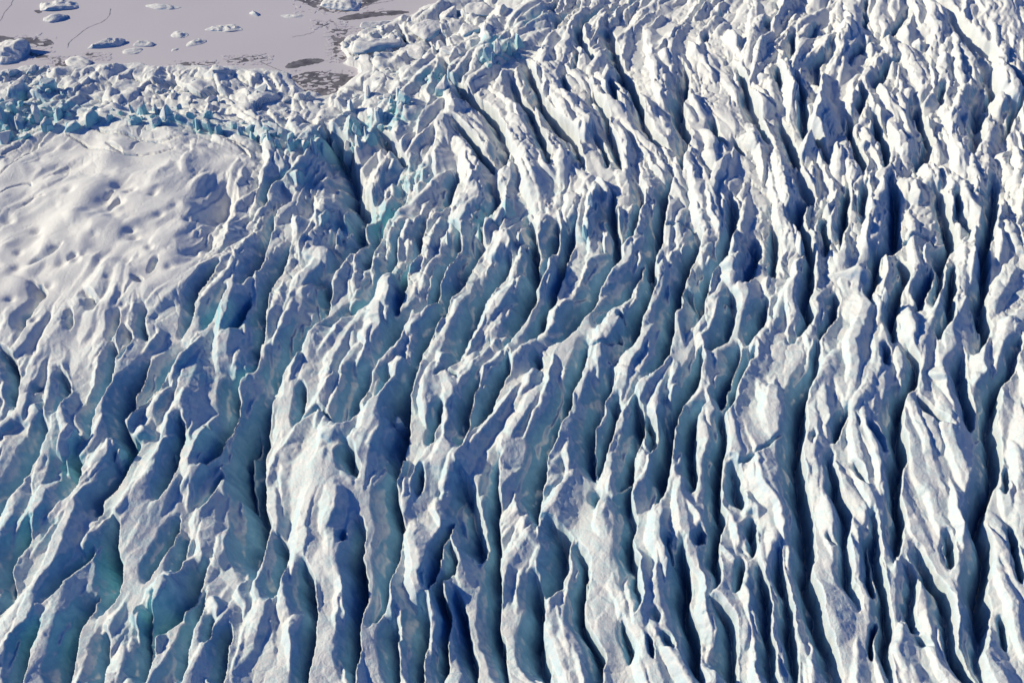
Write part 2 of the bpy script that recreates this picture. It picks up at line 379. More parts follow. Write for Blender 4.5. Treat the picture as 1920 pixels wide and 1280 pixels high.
REL = np.zeros((NY, NX), np.float32)          # followed crevasses, negative metres
SEG = 3.0
for (dep, wl, wr, pts) in L:
    P = np.array(pts, float)
    # resample with a smooth curve
    Q = [P[0]]
    for i in range(len(P)-1):
        p0 = P[max(i-1, 0)]; p1 = P[i]; p2 = P[i+1]; p3 = P[min(i+2, len(P)-1)]
        n = max(2, int(np.hypot(*(p2-p1))/12))
        for k in range(1, n+1):
            t = k/n
            Q.append(0.5*((2*p1)+(-p0+p2)*t+(2*p0-5*p1+4*p2-p3)*t*t+(-p0+3*p1-3*p2+p3)*t**3))
    Q = np.array(Q)
    if Q[0,1] > Q[-1,1]: Q = Q[::-1]       # top to bottom of the picture
    x, y, _ = ground(Q[:,0], Q[:,1], -3.0)
    n = len(x)
    s = np.concatenate([[0], np.cumsum(np.hypot(np.diff(x), np.diff(y)))]); Lt = s[-1]
    if Lt < 34:
        f_ = 0.5+0.5*(Lt/34)**1.0; wl *= f_*0.85; wr *= f_; dep *= f_
    wmax = max(wl, wr)*1.25
    i0, i1 = max(0, int((x.min()-wmax-5-X0)/RES)), min(NX, int((x.max()+wmax+5-X0)/RES))
    j0, j1 = max(0, int((y.min()-wmax-5-Y0)/RES)), min(NY, int((y.max()+wmax+5-Y0)/RES))
    if i1-i0 < 2 or j1-j0 < 2: continue
    Xw = WX[j0:j1, i0:i1]; Yw = WY[j0:j1, i0:i1]
    bd = np.full(Xw.shape, 1e9, np.float32); bs = np.zeros(Xw.shape, np.float32); sg = np.zeros(Xw.shape, np.float32)
    for i in range(n-1):
        ax, ay, bx, by = x[i], y[i], x[i+1], y[i+1]
        ux, uy = bx-ax, by-ay; LL = ux*ux+uy*uy+1e-9
        t = np.clip(((Xw-ax)*ux+(Yw-ay)*uy)/LL, 0, 1)
        ex, ey = Xw-ax-t*ux, Yw-ay-t*uy
        d = np.hypot(ex, ey)
        m = d < bd
        bd[m] = d[m]; bs[m] = (s[i]+t*math.sqrt(LL))[m]
        sg[m] = (ux*ey-uy*ex)[m]           # >0: to the left of travel direction = picture right (travel downwards)
    taper = np.minimum(1, np.minimum(bs+Lt*0.04, Lt-bs+Lt*0.04)/max(5.0, Lt*0.22))
    taper = np.clip(taper, 0, 1)**0.8
    wv = np.where(sg > 0, wr*1.15, wl*(1.36-0.22*(P[:,0].mean() > 1200))).astype(np.float32)*(0.45+0.55*taper)
    u = np.clip(1-bd/wv, 0, 1)
    # left flank: long convex slope that ends in a drop; right flank: steep wall
    prof = np.where(sg > 0, u**0.9, 0.70*u**1.1+0.30*np.clip(u*1.9-0.9, 0, 1))
    c = -dep*1.6*taper*prof
    REL[j0:j1, i0:i1] = np.minimum(REL[j0:j1, i0:i1], c)

# ------------------------------------------------------------------ relief made of smeared noise
sm = lambda e0, e1, v: np.clip((v-e0)/(e1-e0), 0, 1)**2*(3-2*np.clip((v-e0)/(e1-e0), 0, 1))
dome = gmask([(150,400,200,1.4),(60,500,160,1.4),(260,420,140,1.3),(300,500,95,1.3),(330,440,75,1.1),(130,640,80,.6),(40,620,80,.7),(190,600,90,.8),(400,300,75,1.1),(420,370,60,1),(250,300,150,1.1),(330,360,110,1),(0,350,150,1.1),(350,600,45,.8),(150,270,110,1),(260,480,110,.9)])
dome = np.clip(dome, 0, 1)
farsm = gmask([(1880,30,150,1.2),(1700,10,110,.9),(1930,120,70,.8)])
chaos = gmask([(100,170,90,1),(250,170,90,1),(400,160,90,1),(520,190,80,1),(0,180,90,1),(620,210,60,.8),(700,130,80,.9),(760,80,80,.9),(850,50,70,.8),(-100,180,100,1)])
lowslab = np.clip(gmask([(705,85,60,1),(705,45,45,1),(790,60,45,.9),(870,50,45,.8),(775,100,40,.8)]), 0, 1)
chaos = np.clip(chaos, 0, 1)*(1-np.clip(dome*1.2, 0, 1)*sm(235, 270, PYg))
on = sm(-2, 26, SD)
amp = (1-0.96*dome)*(1-0.5*np.clip(farsm, 0, 1))*(1-0.8*chaos)*on
zcA = np.exp(-np.abs(nA)/0.30)
zcB = np.exp(-np.abs(nB)/0.26)
gate = sm(-0.4, 0.7, nD)
lo = sm(350, 800, PYg)          # the ridges get broader and smoother towards the camera side of the glacier
def fins(n, layer, half_len, top, sl, sr, plat, tilt, seed, wob_amp=1.6, jag=0.75):
    """stamp tapered blades of ice that follow the crevasse direction; the highest one wins"""
    r = np.random.default_rng(seed)
    k = 0
    while k < n:
        cx = r.uniform(X0+30, X1-30); cy = r.uniform(Y0+10, Y1-60)
        if abs(cx) > 0.53*(cy*CP+600*SP)+40: continue
        k += 1
        ci = int((cx-X0)/RES); cj = int((cy-Y0)/RES)
        hl = half_len*math.exp(r.normal()*0.45); tp = top*math.exp(r.normal()*0.28)
        th = TH[cj, ci]+r.normal()*0.07
        ux, uy = math.cos(th), math.sin(th)
        if uy < 0: ux, uy = -ux, -uy                    # pointing away from the camera
        a_l = sl*math.exp(r.normal()*0.25); a_r = sr*math.exp(r.normal()*0.3); pw = plat*r.random()**1.3
        rad = hl+3; wd = tp/min(a_l, a_r)+pw+4
        ex_, ey_ = abs(ux)*rad+abs(uy)*wd, abs(uy)*rad+abs(ux)*wd
        i0, i1 = max(0, int((cx-ex_-X0)/RES)), min(NX, int((cx+ex_-X0)/RES)); j0, j1 = max(0, int((cy-ey_-Y0)/RES)), min(NY, int((cy+ey_-Y0)/RES))
        if i1-i0 < 2 or j1-j0 < 2: continue
        dx_ = WX[j0:j1, i0:i1]-cx; dy_ = WY[j0:j1, i0:i1]-cy
        al = (dx_*ux+dy_*uy)/hl; ac = dx_*uy-dy_*ux      # + = picture right
        ph = r.random()*6.28
        ac = ac-wob_amp*np.sin(al*r.uniform(1.5, 4)+ph)-r.normal()*1.5*al*al
        at = np.clip(np.abs(al), 0, 2)
        crest = tp*(1-np.where(al > 0, at**r.uniform(1.3, 3), at**r.uniform(1.2, 4)))
        tl = tilt*r.uniform(0.2, 1.2)
        # broken crest: steps and notches along the blade
        kk = np.sort(r.uniform(-1.3, 1.3, max(4, int(hl/4.5)))); jj = r.normal(size=len(kk))*jag
        crest = crest+np.interp(al, kk, jj)+np.where(np.sin(al*hl/3.1+ph) > 0.8, -jag*0.7, 0)
        h = np.where(ac < 0, crest+ac*a_l, np.where(ac < pw, crest+ac*tl, crest+pw*tl-(ac-pw)*a_r))
        layer[j0:j1, i0:i1] = np.maximum(layer[j0:j1, i0:i1], h)
    return layer
F1 = fins(1050, np.zeros((NY, NX), np.float32), 50, 10.5, 2.4, 1.15, 8.0, 0.26, 21)
F1 = fins(800, F1, 27, 10, 1.1, 2.0, 8.0, 0.2, 22)
F2 = fins(5200, np.zeros((NY, NX), np.float32), 9, 2.4, 1.5, 1.1, 1.2, 0.2, 23, 0.5, 0.35)
F3 = fins(4200, np.zeros((NY, NX), np.float32), 17, 5.2, 2.2, 1.25, 1.0, 0.2, 29, 0.8, 0.5)
F3 = gauss(F3, 0.3)*sm(1.5, 8.0, -REL)
gate = sm(-0.4, 0.7, nD)
centre = gmask([(700,420,300,1),(1000,500,300,1),(500,800,300,1),(200,950,300,1),(900,800,250,.8),(1100,250,300,.7),(1500,250,350,.8)])
fA = gauss(F1, 0.35)-5.5; fB = gauss(F2, 0.3)
calm = np.clip(gmask([(600,880,55,1),(620,1050,50,1),(640,1200,45,1),(830,1000,30,.9),(1120,1020,40,.9),(1120,1190,45,.9),(1235,1150,30,.8),(260,950,35,.9),(250,1060,35,.9),(1440,800,55,.9),
  (1740,880,50,.8),(1590,1230,35,.8),(1560,1050,25,.7),(560,760,50,.9),(820,720,35,.8),(900,1150,35,.9),(1230,560,25,.8),(1240,640,25,.7),(540,560,40,.6),(1050,220,60,.5),(1420,240,60,.4),(900,220,60,.6)]), 0, 1)
right = sm(1150, 1500, PXg)
amp = amp*(1-0.9*calm)*(1+0.12*right*(1-lo)-0.15*right*lo)*(1-0.2*lo)
rel2 = 0.80*fA*amp+0.95*F3*np.maximum(amp, 0.4)*on+fB*amp*(0.1+0.9*gate)*(0.45+0.75*np.clip(centre, 0, 1))*(1-0.7*lo)
rel2 += -(2.6-1.6*lo)*zcA*amp*(0.3+0.7*gate)-1.0*zcB*amp*sm(0.3, 1.4, nD)*(1-0.6*lo)
rel2 += 1.3*(0.8-np.abs(nE))*amp+0.3*nA*amp
soft = wn(9)
rel2 += dome*(2.2*wn(11)+0.8*wn(4.5)*sm(0.2,1.4,soft))*(1-chaos)
REL = REL*(0.35+0.65*on)
HT = MZ+REL+rel2

# chaos of broken blocks near the shore: tilted voronoi cells
def voronoi(cell, seed):
    r = np.random.default_rng(seed)
    nx, ny = int((X1-X0)/cell)+3, int((Y1-Y0)/cell)+3
    jx = r.random((ny, nx)); jy = r.random((ny, nx)); hh = r.random((ny, nx)); tx = r.normal(size=(ny, nx)); ty = r.normal(size=(ny, nx))
    u = (WX-X0)/cell+1; v = (WY-Y0)/cell+1
    iu = u.astype(int); iv = v.astype(int)
    f1 = np.full(u.shape, 9e9, np.float32); f2 = f1.copy(); val = np.zeros(u.shape, np.float32)
    for a in (-1, 0, 1):
        for b in (-1, 0, 1):
            ci = np.clip(iu+a, 0, nx-1); cj = np.clip(iv+b, 0, ny-1)
            ex = u-(ci+jx[cj, ci]); ey = v-(cj+jy[cj, ci])
            d = np.hypot(ex, ey)
            h = hh[cj, ci]+0.45*(tx[cj, ci]*ex+ty[cj, ci]*ey)
            m = d < f1
            f2 = np.where(m, f1, np.minimum(f2, d)); val = np.where(m, h, val); f1 = np.where(m, d, f1)
    return f2-f1, val
rows = np.where(chaos.max(1) > 0.03)[0]
if len(rows):
    e1, v1 = voronoi(33.0, 3)
    e2, v2 = voronoi(13.0, 4)
    blk = gauss(10.0*v1-6.0*np.exp(-e1/0.05), 0.4)+gauss(5.0*v2-3.6*np.exp(-e2/0.07), 0.25)*sm(0.0, 1.2, wn(12))+1.2*wn(5)-1.0
    HT += chaos*on*(blk*(1-0.65*lowslab)-1.5*lowslab)
e3, v3 = voronoi(12.0, 9)
HT += (-(2.4-1.8*lo)*np.exp(-e3/0.05)+(1.5-1.2*lo)*(v3-0.5))*amp*sm(-0.7, 0.4, nE)
HT += dome*(1-chaos)*(-0.5*np.exp(-np.abs(nC)/0.10)*sm(0.4, 1.6, nD))
HT -= 3.4*np.clip(gmask([(135,360,9,1),(17,415,10,1),(68,427,9,1),(246,428,9,1),(252,442,9,1),(105,465,12,.8),(118,490,12,1),(146,487,10,.9),(287,360,7,.9),(350,405,6,.9),(160,478,6,.6),(60,592,9,1),(68,604,6,1),(232,567,8,.9),(240,354,6,.8),(248,350,5,.8),(30,497,7,.6),(282,462,6,.6),(240,487,9,.9),(34,470,4,.7),(195,372,14,1),(222,374,11,1),(300,398,6,.7),(92,530,9,.7),(20,560,8,.8),(320,500,7,.7),(205,520,8,.6),(180,440,6,.5),(330,382,5,.6)]), 0, 1)
# frozen lagoon side dips under the ice sheet
HT = np.where(SD < 0, np.minimum(HT, 1.2+SD*0.5), HT)
# open sea of slush in the little bay
HT -= 9*np.clip(gmask([(600,158,34,1.3),(575,160,26,1.2),(630,150,20,1.0)]), 0, 1)*sm(20, 0, SD)

ice = np.clip(gmask([(930,80,42,1.2),(1000,40,45,.8),(820,140,50,1),(750,215,60,1),(680,235,50,1),(600,270,60,1),(510,245,50,1),(420,240,40,.9),(340,225,40,.9),(270,225,40,.7),(100,205,65,1.1),(30,225,60,1.2),
  (-60,230,80,1),(560,330,60,.8),(640,420,60,.9),(720,400,70,1),(780,330,60,.9),(850,420,60,.7),(900,400,55,.9),(960,400,55,.9),(760,500,70,.8),(670,560,70,.8),(430,600,70,1.1),(470,700,70,.9),(370,700,60,1),
  (380,820,70,1),(260,840,70,1),(120,860,90,1),(60,980,100,1),(200,1050,110,1),(100,1180,120,1),(300,1150,110,.95),(400,950,80,.7),(1100,440,70,.7),(1030,350,60,.6),(1200,440,60,.7),(1000,560,80,.55),
  (850,600,70,.6),(850,700,70,.55),(700,900,60,.5),(750,1150,80,.4),(540,1150,60,.6),(1090,1080,90,.6),(1250,620,60,.5),(1470,480,60,.4),(1650,400,50,.35),(1830,420,60,.35),(960,700,60,.4),(1000,1050,80,.4)]), 0, 1)
ice = np.maximum(ice, (0.14+0.46*sm(220, 600, PYg)*(1-0.55*sm(1250, 1700, PXg))+0.15*sm(300,800,PYg)*sm(1300, 1700, PXg))*on*(1-dome))

# ------------------------------------------------------------------ ridge numbering: uphill basins of the smoothed relief
def ridges(max_parts):
    st = 3
    Hs = gauss(HT-MZ+1.5*dome*soft, 2.6)[::st, ::st]
    ny, nx = Hs.shape
    idx = np.arange(ny*nx).reshape(ny, nx)
    best = Hs.copy(); ptr = idx.copy()
    for dy in (-1, 0, 1):
        for dx in (-1, 0, 1):
            if dx == 0 and dy == 0: continue
            sh = np.full(Hs.shape, -1e9, np.float32); si = idx.copy()
            ys = slice(max(0, -dy), ny-max(0, dy)); yd = slice(max(0, dy), ny-max(0, -dy))
            xs = slice(max(0, -dx), nx-max(0, dx)); xd = slice(max(0, dx), nx-max(0, -dx))
            sh[ys, xs] = Hs[yd, xd]; si[ys, xs] = idx[yd, xd]
            m = sh > best
            best = np.where(m, sh, best); ptr = np.where(m, si, ptr)
    p = ptr.ravel()
    for _ in range(14):
        p = p[p]
    lab = np.unique(p, return_inverse=True)[1].reshape(ny, nx)
    n = lab.max()+1
    # visible area only
    px_, py_ = PXg[::st, ::st], PYg[::st, ::st]
    vis = (px_ > 0) & (px_ < 1920) & (py_ > 0) & (py_ < 1280) & (SD[::st, ::st] > -4)
    wpix = vis/np.maximum(1, (GY[::st, ::st]**2+600**2))*1e6
    area = np.bincount(lab.ravel(), wpix.ravel(), n)
    # saddles between neighbours
    hf = Hs.ravel()
    ed = {}
    for a, b, ha, hb in ((lab[:, :-1], lab[:, 1:], Hs[:, :-1], Hs[:, 1:]), (lab[:-1], lab[1:], Hs[:-1], Hs[1:])):
        m = a != b
        A = np.minimum(a, b)[m]; B = np.maximum(a, b)[m]; hs = np.minimum(ha, hb)[m]
        key = A.astype(np.int64)*n+B
        o = np.argsort(key); key = key[o]; hs = hs[o]
        u, st_i = np.unique(key, return_index=True)
        mxs = np.maximum.reduceat(hs, st_i)
        for k, h in zip(u.tolist(), mxs.tolist()):
            ed[k] = max(ed.get(k, -1e9), h)
    peak = np.full(n, -1e9); np.maximum.at(peak, lab.ravel(), hf)
    par = list(range(n))
    def find(a):
        while par[a] != a:
            par[a] = par[par[a]]; a = par[a]
        return a
    E = sorted(((h, k//n, k % n) for k, h in ed.items()), reverse=True)
    # shallow saddles join first
    for h, a, b in E:
        a = find(a); b = find(b)
        if a != b and (min(peak[a], peak[b])-h < 1.6) and (area[a]+area[b] < 1600*0.9 or min(area[a], area[b]) < 40):
            par[a] = b; peak[b] = max(peak[a], peak[b]); area[b] += area[a]
    # then small ones join their nearest neighbour until the count fits
    lim = 30.0
    while True:
        roots = [a for a in range(n) if par[a] == a and area[a] > 0]
        if len(roots) <= max_parts or lim > 1e5: break
        for h, a, b in E:
            a = find(a); b = find(b)
            if a != b and min(area[a], area[b]) < lim and max(area[a], area[b]) < 3000:
                par[a] = b; peak[b] = max(peak[a], peak[b]); area[b] += area[a]
        lim *= 1.25
    for h, a, b in E:          # nothing outside the view on its own
        a = find(a); b = find(b)
        if a != b and min(area[a], area[b]) <= 0:
            par[a] = b; area[b] += area[a]
    root = np.array([find(a) for a in range(n)])
    out = np.unique(root[lab.ravel()], return_inverse=True)[1].reshape(ny, nx)
    return out, st
LAB, LST = ridges(270)
print('ridge parts', LAB.max()+1)

# ------------------------------------------------------------------ materials
def newmat(name):
    m = bpy.data.materials.new(name); m.use_nodes = True
    nt = m.node_tree; nt.nodes.clear()
    out = nt.nodes.new('ShaderNodeOutputMaterial'); bs = nt.nodes.new('ShaderNodeBsdfPrincipled')
    nt.links.new(bs.outputs[0], out.inputs[0])
    return m, nt, bs
def noise(nt, scale, detail=4, rough=0.55, vec=None, dist=0.0):
    n = nt.nodes.new('ShaderNodeTexNoise'); n.inputs['Scale'].default_value = scale
    n.inputs['Detail'].default_value = detail; n.inputs['Roughness'].default_value = rough; n.inputs['Distortion'].default_value = dist
    if vec is not None: nt.links.new(vec, n.inputs['Vector'])
    return n.outputs['Fac']
def math_(nt, op, a, b=None, clamp=False):
    n = nt.nodes.new('ShaderNodeMath'); n.operation = op; n.use_clamp = clamp
    for i, v in enumerate((a, b)):
        if v is None: continue
        if isinstance(v, (int, float)): n.inputs[i].default_value = v
        else: nt.links.new(v, n.inputs[i])
    return n.outputs[0]
def ramp(nt, fac, stops):
    n = nt.nodes.new('ShaderNodeValToRGB'); e = n.color_ramp.elements
    while len(e) < len(stops): e.new(0.5)
    for k, (p, c) in enumerate(stops):
        e[k].position = p; e[k].color = (*c, 1)
    nt.links.new(fac, n.inputs[0]); return n.outputs[0]
def mapr(nt, v, a, b, c=0.0, d=1.0):
    n = nt.nodes.new('ShaderNodeMapRange'); n.interpolation_type = 'SMOOTHSTEP'
    nt.links.new(v, n.inputs[0])
    for i, q in enumerate((a, b, c, d)): n.inputs[i+1].default_value = q
    return n.outputs[0]
def mix(nt, f, a, b):
    n = nt.nodes.new('ShaderNodeMix'); n.data_type = 'RGBA'
    if isinstance(f, (int, float)): n.inputs[0].default_value = f
    else: nt.links.new(f, n.inputs[0])
    for i, v in ((6, a), (7, b)):
        if isinstance(v, tuple): n.inputs[i].default_value = (*v, 1)
        else: nt.links.new(v, n.inputs[i])
    return n.outputs[2]

def ice_material(name, icy=None, scale=1.0):
    """snow lying on the flatter faces, bare blue-green ice on the steep ones"""
    m, nt, bs = newmat(name)
    geo = nt.nodes.new('ShaderNodeNewGeometry')
    tc = nt.nodes.new('ShaderNodeTexCoord')
    pos = geo.outputs['Position']
    sep = nt.nodes.new('ShaderNodeSeparateXYZ'); nt.links.new(geo.outputs['Normal'], sep.inputs[0])
    nz = sep.outputs['Z']
    big = noise(nt, 0.02*scale, 5, 0.6, pos)
    med = noise(nt, 0.10*scale, 5, 0.62, pos, 0.6)
    fine = noise(nt, 0.9*scale, 4, 0.65, pos)
    if icy is None:
        at = nt.nodes.new('ShaderNodeAttribute'); at.attribute_name = 'ice'; im = at.outputs['Fac']
    else:
        v = nt.nodes.new('ShaderNodeValue'); v.outputs[0].default_value = icy; im = v.outputs[0]
    # steepness 0 flat .. 1 wall, broken up by noise
    st = math_(nt, 'SUBTRACT', 1.0, nz)
    st = math_(nt, 'ADD', st, math_(nt, 'MULTIPLY', math_(nt, 'SUBTRACT', med, 0.5), 0.26))
    th = math_(nt, 'SUBTRACT', 0.30, math_(nt, 'MULTIPLY', im, 0.27))
    bare = mapr(nt, math_(nt, 'SUBTRACT', st, th), 0.0, 0.27)
    # painted light: walls turned to the sun stay whiter, the others bluer
    sun_side = mapr(nt, sep.outputs['X'], -0.60, 0.0, 0.16, 1.0)
    sun_side = math_(nt, 'MAXIMUM', sun_side, math_(nt, 'MULTIPLY', math_(nt, 'MULTIPLY', im, im), 0.8))
    bare = math_(nt, 'MULTIPLY', bare, sun_side)
    snow = ramp(nt, big, [(0.3, (0.82, 0.815, 0.795)), (0.7, (0.87, 0.855, 0.82))])
    snow = mix(nt, mapr(nt, fine, 0.35, 0.75, 0, 0.28), snow, (0.72, 0.75, 0.80))
    # wind-packed glassy patches on the tops
    patch = mapr(nt, math_(nt, 'ADD', math_(nt, 'MULTIPLY', med, 0.6), math_(nt, 'MULTIPLY', fine, 0.4)), 0.43, 0.60)
    snow = mix(nt, math_(nt, 'MULTIPLY', patch, math_(nt, 'MULTIPLY', im, 0.85)), snow, (0.56, 0.79, 0.82))
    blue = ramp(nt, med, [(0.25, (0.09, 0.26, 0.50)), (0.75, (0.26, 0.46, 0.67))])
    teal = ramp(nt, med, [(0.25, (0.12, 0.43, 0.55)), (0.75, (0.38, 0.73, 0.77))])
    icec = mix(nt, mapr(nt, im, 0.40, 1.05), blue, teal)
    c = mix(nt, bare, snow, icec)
    nt.links.new(c, bs.inputs['Base Color'])
    nt.links.new(mapr(nt, bare, 0, 1, 0.75, 0.42), bs.inputs['Roughness'])
    bs.inputs['Specular IOR Level'].default_value = 0.3
    b1 = nt.nodes.new('ShaderNodeBump'); b1.inputs['Strength'].default_value = 0.55; b1.inputs['Distance'].default_value = 1.0
    h = math_(nt, 'ADD', math_(nt, 'MULTIPLY', noise(nt, 0.4*scale, 7, 0.68, pos, 0.6), 1.1), math_(nt, 'MULTIPLY', fine, 0.5))
    nt.links.new(h, b1.inputs['Height']); nt.links.new(b1.outputs[0], bs.inputs['Normal'])
    return m
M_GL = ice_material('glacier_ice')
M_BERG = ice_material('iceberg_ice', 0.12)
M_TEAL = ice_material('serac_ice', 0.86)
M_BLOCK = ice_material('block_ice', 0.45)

# ------------------------------------------------------------------ glacier mesh
CS, RS = 1.6, 1.7
cpx = np.arange(-170, 2091, CS)
rpy = np.arange(-120, 1421, RS)
zref = 35.0
_, ry = unproj(np.full(rpy.shape, 960.0), rpy, zref)
depth = ry*CP+(H-zref)*SP
VX = ((cpx[None, :]-960.0)/FPX)*depth[:, None]
VY = np.repeat(ry[:, None], len(cpx), 1)
VZ = sample(HT, VX, VY)
VM = sample(MZ, VX, VY)
VI = sample(ice, VX, VY)
VSD = sample(SD, VX, VY)
relv = VZ-VM
# small ragged detail below the grid size
def vnoise(x, y, scale, seed):
    r = np.random.default_rng(seed); T = 256
    tab = r.random((T, T)).astype(np.float32)*2-1
    u = x*scale+1000; v = y*scale+1000
    iu = np.floor(u).astype(int); iv = np.floor(v).astype(int); a = u-iu; b = v-iv
    a = a*a*(3-2*a); b = b*b*(3-2*b)
    g = lambda i, j: tab[j % T, i % T]
    return (g(iu, iv)*(1-a)+g(iu+1, iv)*a)*(1-b)+(g(iu, iv+1)*(1-a)+g(iu+1, iv+1)*a)*b
vd = 1-0.75*sample(dome, VX, VY)
VZ += vd*(0.28*vnoise(VX, VY, 0.22, 1)+0.12*(1-2*np.abs(vnoise(VX*1.2, VY, 0.62, 2))))*np.clip(VSD/10, 0, 1)
# ridges lean towards the picture's left
LEAN = 0.22
VXL = VX-LEAN*np.clip(relv+6, -22, 8)*np.clip(VSD/20, 0, 1)
nr, nc = VX.shape
V = np.stack([VXL, VY, VZ], -1).reshape(-1, 3).astype(np.float32)
ii = np.arange(nr*nc).reshape(nr, nc)
F = np.stack([ii[:-1, :-1], ii[1:, :-1], ii[1:, 1:], ii[:-1, 1:]], -1).reshape(-1, 4)
keep = (VSD[:-1, :-1] > -14).reshape(-1)
# vertex normals of the whole sheet, so that the joints between ridges do not show
du = np.zeros((nr, nc, 3), np.float32); dv = np.zeros((nr, nc, 3), np.float32)
Vg = V.reshape(nr, nc, 3)
du[:, 1:-1] = Vg[:, 2:]-Vg[:, :-2]; du[:, 0] = Vg[:, 1]-Vg[:, 0]; du[:, -1] = Vg[:, -1]-Vg[:, -2]
dv[1:-1] = Vg[:-2]-Vg[2:]; dv[0] = Vg[0]-Vg[1]; dv[-1] = Vg[-2]-Vg[-1]
N = np.cross(du, dv).reshape(-1, 3); N /= np.linalg.norm(N, axis=1, keepdims=True)+1e-9
if N[:, 2].mean() < 0: N = -N
fx_ = ((VX[:-1, :-1]-X0)/(RES*LST)).astype(int); fy_ = ((VY[:-1, :-1]-Y0)/(RES*LST)).astype(int)
fl = LAB[np.clip(fy_, 0, LAB.shape[0]-1), np.clip(fx_, 0, LAB.shape[1]-1)].reshape(-1)
F = F[keep]; fl = fl[keep]

def mesh_from(name, verts, faces, mat, smooth=True, attr=None, normals=None):
    me = bpy.data.meshes.new(name)
    n, k = faces.shape
    me.vertices.add(len(verts)); me.vertices.foreach_set('co', verts.astype(np.float32).ravel())
    me.loops.add(n*k); me.loops.foreach_set('vertex_index', faces.astype(np.int32).ravel())
    me.polygons.add(n); me.polygons.foreach_set('loop_start', np.arange(0, n*k, k, dtype=np.int32))
    me.polygons.foreach_set('loop_total', np.full(n, k, np.int32))
    me.update(calc_edges=True)
    me.polygons.foreach_set('use_smooth', np.full(n, smooth, bool))
    if attr is not None:
        a = me.attributes.new('ice', 'FLOAT', 'POINT'); a.data.foreach_set('value', attr.astype(np.float32).ravel())
    if normals is not None:
        me.normals_split_custom_set_from_vertices(normals.tolist())
    me.materials.append(mat)
    return me
def link(name, me, parent=None, **props):
    o = bpy.data.objects.new(name, me); col.objects.link(o)
    if parent is not None: o.parent = parent
    for k, v in props.items(): o[k] = v
    return o

glacier = bpy.data.objects.new('glacier', None); col.objects.link(glacier); glacier['kind'] = 'structure'
order = np.argsort(fl, kind='stable'); F = F[order]; fl = fl[order]
labs, starts = np.unique(fl, return_index=True)
ends = list(starts[1:])+[len(fl)]
VIf = VI.reshape(-1)
for s0, e0 in zip(starts, ends):
    f = F[s0:e0]
    u, inv = np.unique(f.ravel(), return_inverse=True)
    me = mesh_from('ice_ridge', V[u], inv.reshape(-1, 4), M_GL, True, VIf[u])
    link('ice_ridge', me, glacier)
exec_time_mark = 0

# ------------------------------------------------------------------ frozen lagoon sheet
def lagoon_material():
    m, nt, bs = newmat('lagoon_ice')
    geo = nt.nodes.new('ShaderNodeNewGeometry'); pos = geo.outputs['Position']
    a = noise(nt, 0.006, 4, 0.5, pos); b = noise(nt, 0.05, 5, 0.6, pos); c = noise(nt, 0.4, 3, 0.5, pos)
    base = ramp(nt, a, [(0.3, (0.64, 0.60, 0.64)), (0.7, (0.69, 0.645, 0.68))])
    base = mix(nt, mapr(nt, b, 0.55, 0.75, 0, 0.2), base, (0.66, 0.64, 0.70))
    nt.links.new(base, bs.inputs['Base Color']); bs.inputs['Roughness'].default_value = 0.8
    bp = nt.nodes.new('ShaderNodeBump'); bp.inputs['Strength'].default_value = 0.12; bp.inputs['Distance'].default_value = 0.3
    nt.links.new(c, bp.inputs['Height']); nt.links.new(bp.outputs[0], bs.inputs['Normal'])
    return m
M_LAG = lagoon_material()
B = 30000.0
# the sheet follows the shore and tucks under the glacier edge
ox = np.array([sx[i]+34 for i in range(len(sx))]); oy = sy-34
LV = [(a_, b_, 0.0) for a_, b_ in zip(ox, oy)]+[(ox[-1], B, 0.0), (-B, B, 0.0), (-B, oy[0], 0.0)]
me = bpy.data.meshes.new('frozen_lagoon')
import bmesh
bm = bmesh.new(); bm.faces.new([bm.verts.new(v_) for v_ in LV]); bmesh.ops.triangulate(bm, faces=bm.faces[:]); bmesh.ops.recalc_face_normals(bm, faces=bm.faces[:]); bm.to_mesh(me); bm.free()
me.materials.append(M_LAG)
tm = mesh_from('terrain', np.array([(-B,-B,-45),(B,-B,-45),(B,B,-45),(-B,B,-45)], float), np.array([[0,1,2,3]]), M_GL, False)
link('terrain', tm, None, kind='structure')
link('frozen_lagoon', me, None, kind='structure')

# ------------------------------------------------------------------ open water and cracks in the lagoon ice
def plain_material(name, colr, rough, nscale=0.05, var=0.25):
    m, nt, bs = newmat(name)
    geo = nt.nodes.new('ShaderNodeNewGeometry'); a = noise(nt, nscale, 6, 0.65, geo.outputs['Position'], 0.8)
    lo_ = tuple(c*(1-var) for c in colr); hi_ = tuple(min(1, c*(1+var)) for c in colr)
    nt.links.new(ramp(nt, a, [(0.35, lo_), (0.65, hi_)]), bs.inputs['Base Color']); bs.inputs['Roughness'].default_value = rough
    return m
M_WATER = plain_material('slushy_water', (0.20, 0.185, 0.19), 0.45, 0.06, 0.45)
M_CRACK = plain_material('crack_water', (0.22, 0.21, 0.25), 0.5, 0.1)
def curve_loop(P, closed=True, step=6):
    P = np.array(P, float); n = len(P); Q = []
    for i in range(n if closed else n-1):
        p0 = P[(i-1) % n] if closed else P[max(i-1, 0)]; p1 = P[i]; p2 = P[(i+1) % n]; p3 = P[(i+2) % n] if closed else P[min(i+2, n-1)]
        k = max(2, int(np.hypot(*(p2-p1))/step))
        for j in range(k):
            t = j/k
            Q.append(0.5*((2*p1)+(-p0+p2)*t+(2*p0-5*p1+4*p2-p3)*t*t+(-p0+3*p1-3*p2+p3)*t**3))
    if not closed: Q.append(P[-1])
    return np.array(Q)
import bmesh
